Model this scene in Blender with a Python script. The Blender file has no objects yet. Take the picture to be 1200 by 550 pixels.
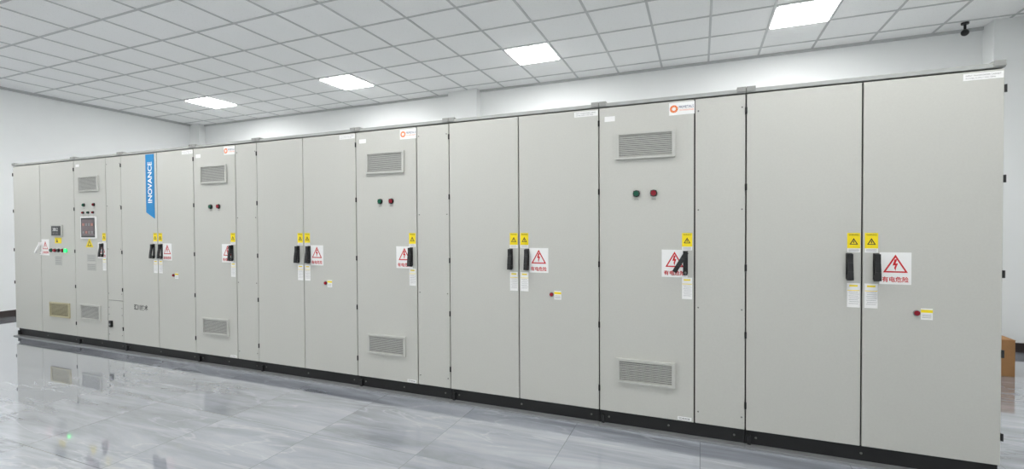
import bpy, math, random
from mathutils import Matrix, Vector
random.seed(3)
scene=bpy.context.scene
scene.view_settings.view_transform='Standard'
scene.view_settings.look='None'
scene.view_settings.exposure=0.0

# ------------------------------------------------------------ dimensions (m)
CAM_H=1.38
YF=3.2345          # plane of cabinet doors
DEPTH=0.62
CEIL=3.61
XL,XR=-10.17,3.30
YB,YN=6.94,-3.0
Z0=0.103           # door bottom (plinth top)
Z1=2.195           # door top

# ------------------------------------------------------------ materials
def lin(c):
    return tuple(((v/255)/12.92 if v/255<=0.04045 else ((v/255+0.055)/1.055)**2.4) for v in c)+(1,)
def mat(name,rgb,rough=0.5,metal=0.0,emit=0.0,noise=0.0,nscale=40,bump=0.0,coat=0):
    m=bpy.data.materials.new(name);m.use_nodes=True
    nt=m.node_tree;b=nt.nodes['Principled BSDF']
    b.inputs['Base Color'].default_value=lin(rgb)
    b.inputs['Roughness'].default_value=rough
    b.inputs['Metallic'].default_value=metal
    if coat: b.inputs['Coat Weight'].default_value=coat
    if emit:
        b.inputs['Emission Color'].default_value=lin(rgb);b.inputs['Emission Strength'].default_value=emit
    tc=nt.nodes.new('ShaderNodeTexCoord');n=nt.nodes.new('ShaderNodeTexNoise')
    n.inputs['Scale'].default_value=nscale;n.inputs['Detail'].default_value=4
    nt.links.new(tc.outputs['Object'],n.inputs['Vector'])
    if noise:
        mx=nt.nodes.new('ShaderNodeMix');mx.data_type='RGBA'
        a=lin([max(0,v*(1-noise)) for v in rgb]);c=lin([min(255,v*(1+noise)) for v in rgb])
        mx.inputs[6].default_value=a;mx.inputs[7].default_value=c
        nt.links.new(n.outputs['Fac'],mx.inputs[0]);nt.links.new(mx.outputs[2],b.inputs['Base Color'])
    if bump:
        bp=nt.nodes.new('ShaderNodeBump');bp.inputs['Strength'].default_value=bump;bp.inputs['Distance'].default_value=0.002
        nt.links.new(n.outputs['Fac'],bp.inputs['Height']);nt.links.new(bp.outputs['Normal'],b.inputs['Normal'])
    return m
M=dict(
 paint=mat('powder_coat_grey',(195,195,188),0.38,noise=0.02,nscale=90,bump=0.08),
 frame=mat('frame_grey',(182,183,177),0.45,noise=0.02),
 rail=mat('rail_grey',(168,170,166),0.45,0.1,noise=0.03),
 clamp=mat('clamp_grey',(150,151,147),0.5,0.1,noise=0.03),
 gap=mat('gasket_gap_shade',(28,28,28),0.8,noise=0.05),  # gasket rubber, its black also painting the shade in door gaps
 black=mat('black_plastic',(22,23,24),0.4,noise=0.04),
 plinth=mat('plinth_black',(24,25,26),0.55,noise=0.06),
 steel=mat('galvanised_steel',(150,152,152),0.4,0.5,noise=0.06,nscale=12),
 screw=mat('zinc_screw',(120,120,116),0.35,0.7,noise=0.03),
 slat=mat('vent_plastic',(192,192,186),0.5,noise=0.02),
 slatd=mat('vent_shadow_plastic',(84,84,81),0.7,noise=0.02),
 beige=mat('vent_beige',(184,177,146),0.6,noise=0.03),
 white=mat('label_white',(240,240,238),0.45,noise=0.01),
 yellow=mat('label_yellow',(244,220,18),0.45,noise=0.02),
 red=mat('sign_red',(200,16,26),0.45,noise=0.02),
 ink=mat('ink_dark',(40,40,44),0.6,noise=0.02),
 inkg=mat('ink_grey',(130,130,130),0.6,noise=0.02),
 navy=mat('ink_navy',(28,44,98),0.5,noise=0.02),
 orange=mat('logo_orange',(240,122,30),0.5,noise=0.02),
 blue=mat('banner_blue',(10,130,192),0.4,noise=0.02),
 lampg=mat('lamp_green',(12,84,62),0.25,noise=0.02),
 lampr=mat('lamp_red',(140,24,40),0.25,noise=0.02),
 lampgl=mat('lamp_green_lit',(40,235,110),0.3,emit=2.0),
 screen=mat('screen_glass',(30,36,40),0.12,noise=0.05,nscale=8),
 hmi=mat('hmi_screen',(112,100,102),0.2,noise=0.15,nscale=9),
 hmired=mat('hmi_red',(168,106,96),0.3,noise=0.02),
 card=mat('cardboard',(172,128,84),0.8,noise=0.06,nscale=14),
 tape=mat('packing_tape',(196,160,110),0.3,noise=0.03),
 wall=mat('wall_paint_white',(238,240,239),0.75,noise=0.01,nscale=3,bump=0.05),
 base=mat('baseboard_dark',(58,50,48),0.4,noise=0.05),
 tbar=mat('t_bar',(190,192,192),0.5,noise=0.02),
 panel=mat('led_panel_diffuser',(255,255,255),0.5,emit=43),
 lframe=mat('led_frame',(235,235,235),0.4,noise=0.01),
)
# ceiling tile material
def ceiling_mat():
    m=bpy.data.materials.new('ceiling_tile');m.use_nodes=True;nt=m.node_tree;b=nt.nodes['Principled BSDF']
    b.inputs['Roughness'].default_value=0.8
    tc=nt.nodes.new('ShaderNodeTexCoord');v=nt.nodes.new('ShaderNodeTexVoronoi');v.inputs['Scale'].default_value=45
    r=nt.nodes.new('ShaderNodeValToRGB');r.color_ramp.elements[0].position=0.08;r.color_ramp.elements[1].position=0.2
    r.color_ramp.elements[0].color=lin((222,223,222));r.color_ramp.elements[1].color=lin((243,244,243))
    nt.links.new(tc.outputs['Object'],v.inputs['Vector']);nt.links.new(v.outputs['Distance'],r.inputs['Fac'])
    nt.links.new(r.outputs['Color'],b.inputs['Base Color']);return m
# polished marble tile floor
def floor_mat():
    m=bpy.data.materials.new('grey_marble_tile');m.use_nodes=True;nt=m.node_tree;b=nt.nodes['Principled BSDF']
    L=nt.links.new;N=nt.nodes.new
    tc=N('ShaderNodeTexCoord')
    mp=N('ShaderNodeMapping');mp.inputs['Rotation'].default_value=(0,0,math.radians(24));mp.inputs['Scale'].default_value=(0.4,2.6,1)
    L(tc.outputs['Object'],mp.inputs['Vector'])
    sn=N('ShaderNodeVectorMath');sn.operation='SNAP';sn.inputs[1].default_value=(0.8,0.8,0.8)
    L(tc.outputs['Object'],sn.inputs[0])
    wn=N('ShaderNodeTexWhiteNoise');wn.noise_dimensions='3D';L(sn.outputs[0],wn.inputs['Vector'])
    sc=N('ShaderNodeVectorMath');sc.operation='SCALE';sc.inputs[3].default_value=0.35;L(wn.outputs['Color'],sc.inputs[0])
    ad=N('ShaderNodeVectorMath');ad.operation='ADD';L(mp.outputs['Vector'],ad.inputs[0]);L(sc.outputs[0],ad.inputs[1])
    n1=N('ShaderNodeTexNoise');n1.inputs['Scale'].default_value=2.0;n1.inputs['Detail'].default_value=8;n1.inputs['Roughness'].default_value=0.62;n1.inputs['Distortion'].default_value=0.6
    L(ad.outputs[0],n1.inputs['Vector'])
    r1=N('ShaderNodeValToRGB');e=r1.color_ramp.elements
    e[0].position=0.3;e[0].color=lin((120,124,132));e[1].position=0.72;e[1].color=lin((182,186,193))
    x=e.new(0.5);x.color=lin((154,158,166))
    L(n1.outputs['Fac'],r1.inputs['Fac'])
    n2=N('ShaderNodeTexNoise');n2.inputs['Scale'].default_value=1.6;n2.inputs['Detail'].default_value=5;n2.inputs['Distortion'].default_value=0.9
    L(ad.outputs[0],n2.inputs['Vector'])
    r2=N('ShaderNodeValToRGB');e=r2.color_ramp.elements
    e[0].position=0.485;e[0].color=(0,0,0,1);e[1].position=0.515;e[1].color=(0,0,0,1);x=e.new(0.5);x.color=(1,1,1,1)
    L(n2.outputs['Fac'],r2.inputs['Fac'])
    mx=N('ShaderNodeMix');mx.data_type='RGBA';mx.inputs[7].default_value=lin((212,215,220))
    mm=N('ShaderNodeMath');mm.operation='MULTIPLY';mm.inputs[1].default_value=0.3
    L(r2.outputs['Color'],mm.inputs[0]);L(mm.outputs[0],mx.inputs[0]);L(r1.outputs['Color'],mx.inputs[6])
    br=N('ShaderNodeTexBrick');br.offset=0;br.inputs['Scale'].default_value=1.0
    br.inputs['Brick Width'].default_value=0.8;br.inputs['Row Height'].default_value=0.8
    br.inputs['Mortar Size'].default_value=0.0022;br.inputs['Mortar Smooth'].default_value=0.1
    L(tc.outputs['Object'],br.inputs['Vector'])
    m2=N('ShaderNodeMix');m2.data_type='RGBA';m2.inputs[7].default_value=lin((122,125,132))
    L(br.outputs['Fac'],m2.inputs[0]);L(mx.outputs[2],m2.inputs[6]);L(m2.outputs[2],b.inputs['Base Color'])
    b.inputs['Roughness'].default_value=0.04;b.inputs['IOR'].default_value=1.8
    b.inputs['Coat Weight'].default_value=1.0;b.inputs['Coat Roughness'].default_value=0.03;b.inputs['Coat IOR'].default_value=1.7
    return m
M['ceil']=ceiling_mat();M['floor']=floor_mat()

# ------------------------------------------------------------ mesh builder
class P:
    def __init__(s): s.v=[];s.f=[];s.m=[];s.mats=[]
    def mi(s,k):
        if k not in s.mats: s.mats.append(k)
        return s.mats.index(k)
    def raw(s,vs,fs,k):
        o=len(s.v);s.v+= [tuple(v) for v in vs]
        for f in fs: s.f.append([i+o for i in f]);s.m.append(s.mi(k))
    def box(s,x0,x1,y0,y1,z0,z1,k,rot=None):
        vs=[Vector((x,y,z)) for x in (x0,x1) for y in (y0,y1) for z in (z0,z1)]
        if rot:
            c=Vector(((x0+x1)/2,(y0+y1)/2,(z0+z1)/2)) if len(rot)<3 else Vector(rot[2])
            R=Matrix.Rotation(rot[1],3,rot[0]);vs=[R@(v-c)+c for v in vs]
        s.raw(vs,[(0,1,3,2),(4,6,7,5),(0,4,5,1),(2,3,7,6),(0,2,6,4),(1,5,7,3)],k)
    def poly(s,pts,y,k,th=0.0):     # pts (x,z) counter-clockwise seen from -Y
        n=len(pts)
        if th==0: s.raw([(x,y,z) for x,z in pts],[tuple(range(n))],k)
        else:
            vs=[(x,y,z) for x,z in pts]+[(x,y+th,z) for x,z in pts]
            fs=[tuple(range(n)),tuple(range(2*n-1,n-1,-1))]+[(i,i+n,(i+1)%n+n,(i+1)%n) for i in range(n)]
            s.raw(vs,fs,k)
    def cyl(s,cx,cz,r,y0,y1,k,n=20,r2=None):
        r2=r if r2 is None else r2
        vs=[(cx+r*math.cos(a),y0,cz+r*math.sin(a)) for a in [2*math.pi*i/n for i in range(n)]]
        vs+=[(cx+r2*math.cos(a),y1,cz+r2*math.sin(a)) for a in [2*math.pi*i/n for i in range(n)]]
        s.raw(vs,[tuple(range(n)),tuple(range(2*n-1,n-1,-1))]+[(i,i+n,(i+1)%n+n,(i+1)%n) for i in range(n)],k)
    def vcyl(s,cx,cy,z0,z1,r,k,n=12):
        A=[2*math.pi*i/n for i in range(n)]
        vs=[(cx+r*math.cos(a),cy+r*math.sin(a),z0) for a in A]+[(cx+r*math.cos(a),cy+r*math.sin(a),z1) for a in A]
        s.raw(vs,[tuple(range(n-1,-1,-1)),tuple(range(n,2*n))]+[(i,(i+1)%n,(i+1)%n+n,i+n) for i in range(n)],k)
    def text(s,txt,x0,x1,z0,z1,y,k,vertical=False,bold=0.0):
        cu=bpy.data.curves.new('t','FONT');cu.body=txt;cu.resolution_u=3;cu.offset=bold
        o=bpy.data.objects.new('t',cu);scene.collection.objects.link(o)
        dg=bpy.context.evaluated_depsgraph_get();me=bpy.data.meshes.new_from_object(o.evaluated_get(dg))
        vs=[v.co.copy() for v in me.vertices];fs=[tuple(p.vertices) for p in me.polygons]
        bpy.data.objects.remove(o);bpy.data.curves.remove(cu)
        if not vs: return
        if vertical: vs=[Vector((-v.y,v.x,0)) for v in vs]
        a=min(v.x for v in vs);b=max(v.x for v in vs);c=min(v.y for v in vs);d=max(v.y for v in vs)
        s.raw([(x0+(v.x-a)/(b-a)*(x1-x0),y,z0+(v.y-c)/(d-c)*(z1-z0)) for v in vs],fs,k)
        bpy.data.meshes.remove(me)
    def make(s,name,parent=None,origin=(0,0,0),bevel=0,smooth=False):
        me=bpy.data.meshes.new(name)
        ox,oy,oz=origin
        me.from_pydata([(x-ox,y-oy,z-oz) for x,y,z in s.v],[],s.f)
        for k in s.mats: me.materials.append(M[k])
        me.polygons.foreach_set('material_index',s.m);me.update()
        o=bpy.data.objects.new(name,me);scene.collection.objects.link(o)
        if parent: o.parent=parent
        else: o.location=origin
        if bevel:
            b=o.modifiers.new('bevel','BEVEL');b.width=bevel;b.segments=2;b.limit_method='ANGLE'
        return o
def empty(name,loc):
    e=bpy.data.objects.new(name,None);e.location=loc;e.empty_display_size=0.2;scene.collection.objects.link(e);return e

# ------------------------------------------------------------ room shell
p=P();p.box(XL-0.2,XR+0.2,YN-0.2,YB+0.2,-0.1,0,'floor');p.make('floor')
p=P();p.box(XL-0.2,XR+0.2,YN-0.2,YB+0.2,CEIL,CEIL+0.1,'ceil');ceil=p.make('ceiling')
p=P()
gx=[];x=1.30
while x>XL: gx.append(x);x-=0.6
x=1.90
while x<XR: gx.append(x);x+=0.6
gy=[];y=5.435
while y>YN: gy.append(y);y-=0.6
gy+=[6.035,6.635]
for x in gx: p.box(x-0.012,x+0.012,YN,YB,CEIL-0.006,CEIL,'tbar')
for y in gy: p.box(XL,XR,y-0.012,y+0.012,CEIL-0.0062,CEIL,'tbar')
p.make('t_bar_grid',parent=ceil)
p=P()
p.box(XL,XR,YB-0.025,YB,CEIL-0.03,CEIL,'tbar');p.box(XL,XL+0.025,YN,YB,CEIL-0.03,CEIL,'tbar');p.box(XR-0.025,XR,YN,YB,CEIL-0.03,CEIL,'tbar')
p.make('trim_1')
for nm,a in (('wall_left',(XL-0.2,XL,YN-0.2,YB+0.2)),('wall_right',(XR,XR+0.2,YN-0.2,YB+0.2)),('wall_back',(XL,XR,YB,YB+0.2)),('wall_front',(XL,XR,YN-0.2,YN))):
    p=P();p.box(*a,0,CEIL,'wall')
    if nm=='wall_back':      # structural pilasters of the same wall
        for x0,x1,d in ((-3.85,-3.33,0.14),(2.96,XR,0.22),(XL,XL+0.28,0.14)):
            p.box(x0,x1,YB-d,YB,0,CEIL,'wall')
    p.make(nm)
for nm,a in (('baseboard_left',(XL,XL+0.012,YN,YB-0.15)),('baseboard_right',(XR-0.012,XR,YN,YB-0.23)),('baseboard_back',(XL+0.28,2.96,YB-0.012,YB)),('baseboard_front',(XL,XR,YN,YN+0.012))):
    p=P();p.box(*a,0,0.1,'base')
    if nm=='baseboard_back': p.box(2.95,XR,YB-0.232,YB-0.22,0,0.1,'base')
    p.make(nm)

# ------------------------------------------------------------ LED ceiling panels
for yy in (5.735,2.135,-1.465):
    for xx in (1.0,-2.0,-5.0,-8.0):
        e=empty('ceiling_light_panel',(xx,yy,CEIL));o=(xx,yy,CEIL)
        p=P();a=0.288;b=0.27;z0=CEIL-0.014;z1=CEIL-0.0065
        for q in ((xx-a,xx+a,yy-a,yy-b),(xx-a,xx+a,yy+b,yy+a),(xx-a,xx-b,yy-b,yy+b),(xx+b,xx+a,yy-b,yy+b)): p.box(*q,z0,z1,'lframe')
        p.make('light_frame',e,o)
        p=P();p.box(xx-b,xx+b,yy-b,yy+b,z0-0.006,z1,'panel');p.make('light_diffuser',e,o)

# ------------------------------------------------------------ cabinet parts
Y=YF
def handle(p,s,z,tilt=0.0,k='black'):
    """swing handle: escutcheon plate, pivot block and curved grip"""
    p.box(s-0.015,s+0.015,Y-0.006,Y,z-0.075,z+0.075,k)
    piv=(s,Y-0.02,z+0.055)
    p.box(s-0.014,s+0.014,Y-0.034,Y-0.004,z+0.035,z+0.072,k)
    prof=[(0.0,0.024,0.070),(0.0,0.030,0.02),(0,0.038,-0.03),(0,0.042,-0.078)]
    R=Matrix.Rotation(tilt,3,'Y');c=Vector(piv)
    for i in range(len(prof)-1):
        (_,d0,z0),(_,d1,z1)=prof[i],prof[i+1];w0=0.014;w1=0.014
        vs=[]
        for (dd,zz) in ((d0,z0),(d1,z1)):
            for sx in (-1,1):
                for th in (0,0.014):
                    vs.append(Vector((s+sx*w0,Y-dd+th-0.006,z+zz)))
        vs=[R@(v-c)+c for v in vs]
        p.raw(vs,[(0,2,3,1),(4,5,7,6),(0,4,6,2),(1,3,7,5),(0,1,5,4),(2,6,7,3)],k)
    p.box(s-0.013,s+0.013,Y-0.02,Y-0.004,z-0.082,z-0.05,k)
    p.cyl(s,z-0.066,0.008,Y-0.023,Y-0.019,'screw',12)
def plate(p,s,z,w,h,k,t=0.0012,y=None):
    y=Y if y is None else y
    p.box(s-w/2,s+w/2,y-t,y,z-h/2,z+h/2,k)
def warn(p,s):
    z=1.28
    plate(p,s,z,0.062,0.112,'white')
    plate(p,s,z+0.012,0.062,0.088,'yellow',0.0016)
    p.text('WARNING',s-0.024,s+0.024,z+0.040,z+0.050,Y-0.0019,'ink')
    y=Y-0.0019;r=0.021;c=z+0.006
    p.poly([(s-r,c-r*.8),(s+r,c-r*.8),(s,c+r)],y,'ink')
    r=0.013;p.poly([(s-r,c-.003-r*.72),(s+r,c-.003-r*.72),(s,c-.003+r)],y-0.0003,'yellow')
    p.poly([(s-.002,c-.009),(s+.002,c-.009),(s+.003,c+.004),(s-.003,c+.004)],y-0.0006,'ink')
    for i in range(3): plate(p,s,z-0.037-0.006*i,0.05,0.0015,'inkg',0.0016)
def tag(p,s):
    z=0.977
    plate(p,s,z,0.062,0.140,'white')
    plate(p,s,z+0.028,0.058,0.004,'yellow',0.0016);plate(p,s,z+0.055,0.040,0.010,'yellow',0.0016)
    for i in range(7): plate(p,s+(0.004 if i%2 else 0),z+0.018-0.011*i,0.046,0.0016,'inkg',0.0016)
def danger(p,s,z=1.137,w=0.145,h=0.18):
    plate(p,s,z,w,h,'white',0.0014)
    y=Y-0.0018;c=z+0.02;r=0.058;W=r*0.98*min(1,w/0.145)
    def tri(r,W): return [(s-W,c-r*.75),(s+W,c-r*.75),(s,c+r)]
    p.poly(tri(r,W),y,'red');p.poly([(s-W*.76,c-r*.61),(s+W*.76,c-r*.61),(s,c+r*.70)],y-0.0003,'white')
    q=0.032
    p.poly([(s-0.004,c+q),(s-0.013,c-0.004),(s-0.001,c-0.002),(s-0.006,c-0.018),(s+0.001,c-0.034),(s+0.003,c-0.016),(s+0.012,c+0.009),(s+0.001,c+0.008),(s+0.008,c+q)],y-0.0006,'red')
    p.text('有电危险',s-w*.42,s+w*.42,z-0.078,z-0.046,y,'red',bold=0.02)
def estop(p,s,z=0.893):
    p.cyl(s,z,0.013,Y-0.012,Y,'lampr',20);p.cyl(s,z,0.017,Y-0.004,Y,'inkg',20)
    plate(p,s+0.045,z-0.004,0.052,0.062,'white');plate(p,s+0.045,z+0.012,0.052,0.016,'yellow',0.0016)
    for i in range(3): plate(p,s+0.045,z-0.008-0.008*i,0.04,0.002,'inkg',0.0016)
def toplab(p,s,z=2.165):
    plate(p,s,z,0.165,0.036,'white')
    p.text('INPUT TRANSFORMER CABINET',s-0.072,s+0.072,z+0.002,z+0.010,Y-0.0018,'inkg')
    p.text('POWER SUPPLY 3AC 50Hz',s-0.072,s+0.05,z-0.011,z-0.004,Y-0.0018,'inkg')
def logo(p,s,z=2.142):
    plate(p,s,z,0.155,0.08,'white')
    a=s-0.048
    for i in range(14):
        t0=2*math.pi*i/14;t1=2*math.pi*(i+0.86)/14
        p.poly([(a+.012*math.cos(t0),z+.012*math.sin(t0)),(a+.025*math.cos(t0),z+.025*math.sin(t0)),(a+.025*math.cos(t1),z+.025*math.sin(t1)),(a+.012*math.cos(t1),z+.012*math.sin(t1))],Y-0.0018,'orange')
    p.text('PRIMETALS',s-0.017,s+0.072,z+0.001,z+0.018,Y-0.0018,'navy')
    p.text('TECHNOLOGIES',s-0.017,s+0.072,z-0.015,z-0.006,Y-0.0018,'orange')
def vent(p,s,z,w=0.38,h=0.178,k='slat',kd='slatd',n=12):
    b=0.02;d=0.016
    p.box(s-w/2,s+w/2,Y-d,Y,z+h/2-b*.7,z+h/2,k);p.box(s-w/2,s+w/2,Y-d,Y,z-h/2,z-h/2+b*.7,k)
    p.box(s-w/2,s-w/2+b,Y-d,Y,z-h/2+b*.7,z+h/2-b*.7,k);p.box(s+w/2-b,s+w/2,Y-d,Y,z-h/2+b*.7,z+h/2-b*.7,k)
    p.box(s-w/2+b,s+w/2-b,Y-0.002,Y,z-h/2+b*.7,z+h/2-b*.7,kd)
    H=h-2*b*.7;st=H/n
    for i in range(n):
        zc=z-H/2+st*(i+.5)
        p.box(s-w/2+b,s+w/2-b,Y-0.010,Y-0.008,zc-st*.36,zc+st*.36,k,rot=('X',math.radians(20)))
def lamp(p,s,z,k,r=0.02):
    p.cyl(s,z,r*1.15,Y-0.004,Y,'black',24);p.box(s-r*.95,s+r*.95,Y-0.012,Y-0.003,z-r*.95,z+r*.95,'black')
    p.cyl(s,z,r*.86,Y-0.018,Y-0.01,k,24,)
    p.text('合闸' if k=='lampg' else '分闸',s-0.014,s+0.014,z-0.045,z-0.034,Y-0.0012,'inkg')

def cabinet(L,R,doors,fill=None,kind='double',hinge=True,extra=None):
    """doors: list of (x0,x1) door leaves; fill: (x0,x1) blank service panel"""
    cx=(L+R)/2;o=(cx,Y+DEPTH/2,0);e=empty('electrical_cabinet',o)
    g=0.0015;L2,R2=L+g,R-g
    p=P();p.box(L2,R2,Y+0.026,Y+DEPTH,Z0,Z1+0.005,'frame')
    p.make('carcass',e,o,0.002)
    p=P();p.box(L2,R2,Y+0.0185,Y+0.0255,Z0,Z1,'gap');p.make('gasket_shade_slab',e,o)  # full slab behind the leaves: gasket plus gap shade put into its colour
    p=P()
    for a,b in doors: p.box(a+0.004,b-0.004,Y,Y+0.018,Z0+0.004,Z1-0.002,'paint')
    if fill:
        for (a,b,c,d) in fill: p.box(a+0.004,b-0.004,Y+0.002,Y+0.018,c+0.004,d-0.002,'paint')
    p.make('door_panels',e,o,0.0025)
    # top rail
    p=P();p.box(L2,R2,Y-0.006,Y+0.03,Z1+0.006,Z1+0.030,'rail');p.box(L2,R2,Y+0.03,Y+DEPTH,Z1+0.006,Z1+0.02,'frame')
    p.box(L2,L2+0.05,Y-0.012,Y+0.05,Z1+0.012,Z1+0.042,'clamp');p.box(R2-0.05,R2,Y-0.012,Y+0.05,Z1+0.012,Z1+0.042,'clamp')
    p.make('top_rail',e,o,0.002)
    # plinth
    p=P();p.box(L2,R2,Y+0.03,Y+DEPTH-0.03,0.0,Z0-0.001,'plinth')
    for s in (L2+0.06,R2-0.06,(L2+R2)/2): p.cyl(s,0.055,0.007,Y+0.024,Y+0.03,'screw',8)
    p.box(L2,R2,Y-0.03,Y+0.03,0.0,0.012,'steel')
    p.box(L2+0.01,L2+0.03,Y+0.01,Y+0.03,0.012,0.07,'plinth')
    p.make('plinth',e,o,0.0015)
    # hinges
    p=P();hs=[]
    if kind=='double': hs=[doors[0][0],doors[-1][1]]
    else: hs=[doors[0][0]]
    for s in hs:
        for z in (2.09,1.62,1.12,0.70,0.26): p.vcyl(s,Y-0.002,z-0.02,z+0.02,0.006,'black')
    if fill:
        for (a,b,c,d) in fill:
            for z in (c+0.08,c+(d-c)*.36,c+(d-c)*.66,d-0.08):
                for s in (a+0.022,b-0.022): p.cyl(s,z,0.005,Y-0.001,Y+0.003,'screw',10)
    p.make('hinges_and_screws',e,o)
    p=P();h=P();l=P();q=P()
    if kind in('double','banner'):
        m=doors[0][1]
        for s in (m-0.040,m+0.044): warn(l,s);tag(l,s)
        handle(h,m-0.063,1.145);handle(h,m+0.066,1.145)
        danger(l,m+0.155);estop(q,m+0.252);toplab(l,R-0.09)
    if kind=='single':
        a,b=doors[0]
        warn(l,b-0.045);tag(l,b-0.045);danger(l,b-0.122,w=0.16)
        handle(h,b-0.055,1.145,extra or 0)
        lamp(q,a+0.252,1.60,'lampg');lamp(q,a+0.363,1.60,'lampr');logo(l,b-0.078)
        vent(p,(a+b)/2,1.922);vent(p,(a+b)/2,0.40,h=0.165)
        plate(l,a+0.075,2.115,0.07,0.035,'white');plate(l,b-0.06,0.125,0.085,0.022,'white');l.text('SCHRANK',b-0.095,b-0.025,0.119,0.131,Y-0.0018,'ink')
    elif kind=='control':
        a,b=doors[0];c=-6.60
        vent(p,c,1.91,0.39);vent(p,c,0.41,0.39)
        for s,k in ((-6.70,'lampg'),(-6.503,'lampr')): lamp(q,s,1.665,k,0.017)
        for s,k in ((-6.715,'lampr'),(-6.615,'lampg'),(-6.52,'lampr')): lamp(q,s,1.575,k,0.013)
        q.box(-6.754,-6.454,Y-0.014,Y,1.27,1.53,'white');q.box(-6.737,-6.471,Y-0.0155,Y-0.014,1.287,1.513,'black');q.box(-6.72,-6.488,Y-0.016,Y-0.0153,1.305,1.495,'hmi')
        for i in range(4):
            for j in range(2): q.box(-6.71+.056*i,-6.67+.056*i,Y-0.0166,Y-0.016,1.33+.09*j,1.36+.09*j,('inkg','hmired','inkg')[(i+j)%3])
        l.poly([(-6.68,1.17),(-6.53,1.17),(-6.605,1.285)],Y-0.0016,'yellow');l.poly([(-6.645,1.185),(-6.565,1.185),(-6.605,1.25)],Y-0.0019,'ink');l.poly([(-6.63,1.193),(-6.58,1.193),(-6.605,1.235)],Y-0.0022,'yellow')
        for z in (1.045,0.94):
            plate(l,-6.575,z,0.17,0.085,'frame')
            for i in range(4): plate(l,-6.575,z+0.027-0.018*i,0.14,0.004,'inkg',0.0016)
        warn(l,b-0.045);tag(l,b-0.045);danger(l,b-0.085,w=0.16);handle(h,b-0.07,1.145)
        h.box(-6.23,-6.19,Y-0.02,Y+0.002,0.27,0.34,'black');h.cyl(-6.21,0.30,0.012,Y-0.024,Y-0.019,'steel',14)
        plate(l,-6.82,2.13,0.07,0.03,'white')
    elif kind=='incoming':
        m=doors[0][1]
        q.box(-7.38,-7.145,Y-0.014,Y,1.29,1.435,'frame');q.box(-7.36,-7.165,Y-0.0155,Y-0.014,1.305,1.42,'screen')
        q.text('380.2',-7.33,-7.22,1.36,1.40,Y-0.016,'white');q.text('49.98',-7.33,-7.22,1.32,1.345,Y-0.016,'inkg')
        plate(l,-7.25,1.245,0.14,0.07,'yellow');l.poly([(-7.29,1.225),(-7.25,1.225),(-7.27,1.265)],Y-0.0016,'ink')
        plate(l,-7.25,1.0,0.15,0.115,'frame')
        for i in range(5): plate(l,-7.25,1.04-0.02*i,0.12,0.005,'inkg',0.0016)
        danger(l,-7.53,1.16,0.17,0.2)
        handle(h,-7.60,1.15,math.radians(32),'white')
        for i,k in enumerate(('lampg','lampr','black','lampr','lampgl')):
            q.cyl(-7.40+0.08*i,1.125,0.024,Y-0.004,Y,'black',20);q.cyl(-7.40+0.08*i,1.125,0.019 if k!='lampgl' else 0.022,Y-0.018,Y-0.004,k,20)
        vent(p,-7.23,0.40,0.42,0.18,'beige')
    elif kind=='banner':
        x0,x1=-5.555,-5.415
        l.poly([(x0,1.56),(x1,1.49),(x1,2.182),(x0,2.182)],Y-0.003,'blue',0.003)
        l.text('INOVANCE',-5.52,-5.450,1.66,2.10,Y-0.0036,'white',vertical=True,bold=0.02)
        l.text('汇川技术',-5.80,-5.56,0.49,0.55,Y-0.0012,'ink',bold=0.02)
    if p.v: p.make('louvre_vents',e,o)
    if h.v: h.make('swing_handles',e,o,0.003)
    if l.v: l.make('labels_and_signs',e,o)
    if q.v: q.make('indicators',e,o)
    return e

cabinet(-8.252,-6.898,[(-8.252,-7.632),(-7.632,-6.898)],kind='incoming')
cabinet(-6.898,-5.995,[(-6.898,-6.278)],fill=[(-6.278,-5.995,Z0,0.57),(-6.278,-5.995,0.57,Z1)],kind='control')
cabinet(-5.995,-4.795,[(-5.995,-5.375),(-5.375,-4.795)],kind='banner')
cabinet(-4.795,-3.906,[(-4.795,-4.192)],fill=[(-4.192,-3.906,Z0,Z1)],kind='single')
cabinet(-3.906,-2.736,[(-3.906,-3.332),(-3.332,-2.736)])
cabinet(-2.736,-1.828,[(-2.736,-2.127)],fill=[(-2.127,-1.828,Z0,Z1)],kind='single')
cabinet(-1.828,-0.650,[(-1.828,-1.245),(-1.245,-0.650)])
cabinet(-0.650,0.262,[(-0.650,-0.034)],fill=[(-0.034,0.262,Z0,Z1)],kind='single',extra=math.radians(30))
cabinet(0.262,1.474,[(0.262,0.859),(0.859,1.474)])

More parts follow.
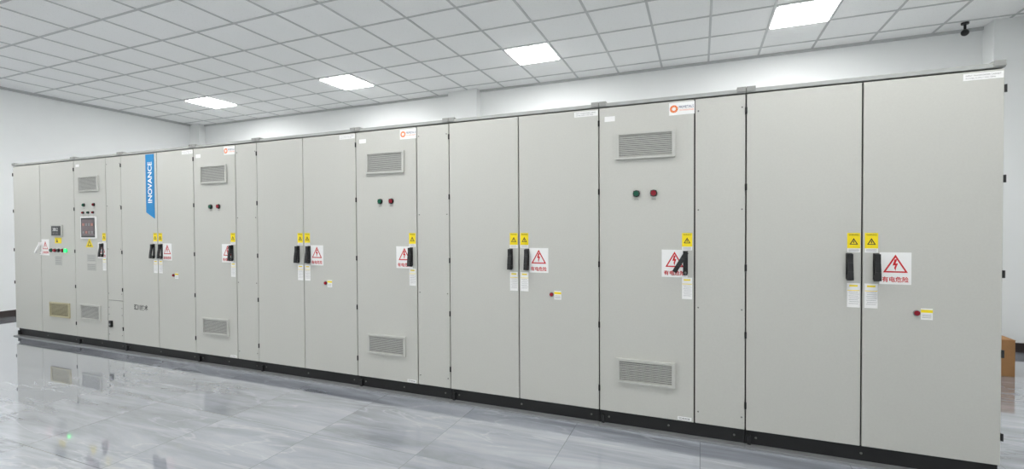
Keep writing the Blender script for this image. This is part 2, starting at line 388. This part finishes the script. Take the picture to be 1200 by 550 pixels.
# ------------------------------------------------------------ cardboard box
o=(2.42,5.78,0);e=empty('cardboard_box',o)
p=P();p.box(2.20,2.64,5.60,5.96,0.0,0.33,'card');p.make('carton',e,o,0.003)
p=P();p.box(2.198,2.4185,5.598,5.962,0.331,0.334,'card');p.box(2.4215,2.642,5.598,5.962,0.331,0.334,'card');p.make('flaps',e,o)
p=P();p.box(2.39,2.45,5.597,5.963,0.3345,0.3352,'tape');p.box(2.39,2.45,5.5965,5.5985,0.25,0.3345,'tape');p.make('tape_strip',e,o)

# ------------------------------------------------------------ security camera
cx,cy=2.70,6.68;o=(cx,cy,CEIL);e=empty('security_camera',o)
p=P();p.vcyl(cx,cy,CEIL-0.025,CEIL-0.0065,0.035,'black',24);p.vcyl(cx,cy,CEIL-0.09,CEIL-0.025,0.012,'black',12);p.make('mount',e,o)
bpy.ops.mesh.primitive_uv_sphere_add(radius=0.036,segments=24,ring_count=12,location=(0,0,0))
b=bpy.context.object;b.name='camera_body';b.data.materials.append(M['black']);b.parent=e;b.location=(0,0,-0.115)
for f in b.data.polygons: f.use_smooth=True

# ------------------------------------------------------------ world + camera
w=bpy.data.worlds.new('world');w.use_nodes=True;w.node_tree.nodes['Background'].inputs[0].default_value=(0.8,0.85,0.9,1);w.node_tree.nodes['Background'].inputs[1].default_value=0.4;scene.world=w
f,yaw,pitch,roll=549.44,0.3819,0.0158,-0.0052
F=Vector((-math.sin(yaw)*math.cos(pitch),math.cos(yaw)*math.cos(pitch),-math.sin(pitch)))
R=Vector((math.cos(yaw),math.sin(yaw),0));U=R.cross(F)
R2=R*math.cos(roll)+U*math.sin(roll);U2=-R*math.sin(roll)+U*math.cos(roll)
cam=bpy.data.cameras.new('camera');cam.sensor_width=36;cam.lens=f/1200*36;cam.clip_start=0.05
co=bpy.data.objects.new('camera',cam);scene.collection.objects.link(co)
co.matrix_world=Matrix(((R2.x,U2.x,-F.x,0),(R2.y,U2.y,-F.y,0),(R2.z,U2.z,-F.z,CAM_H),(0,0,0,1)))
scene.camera=co
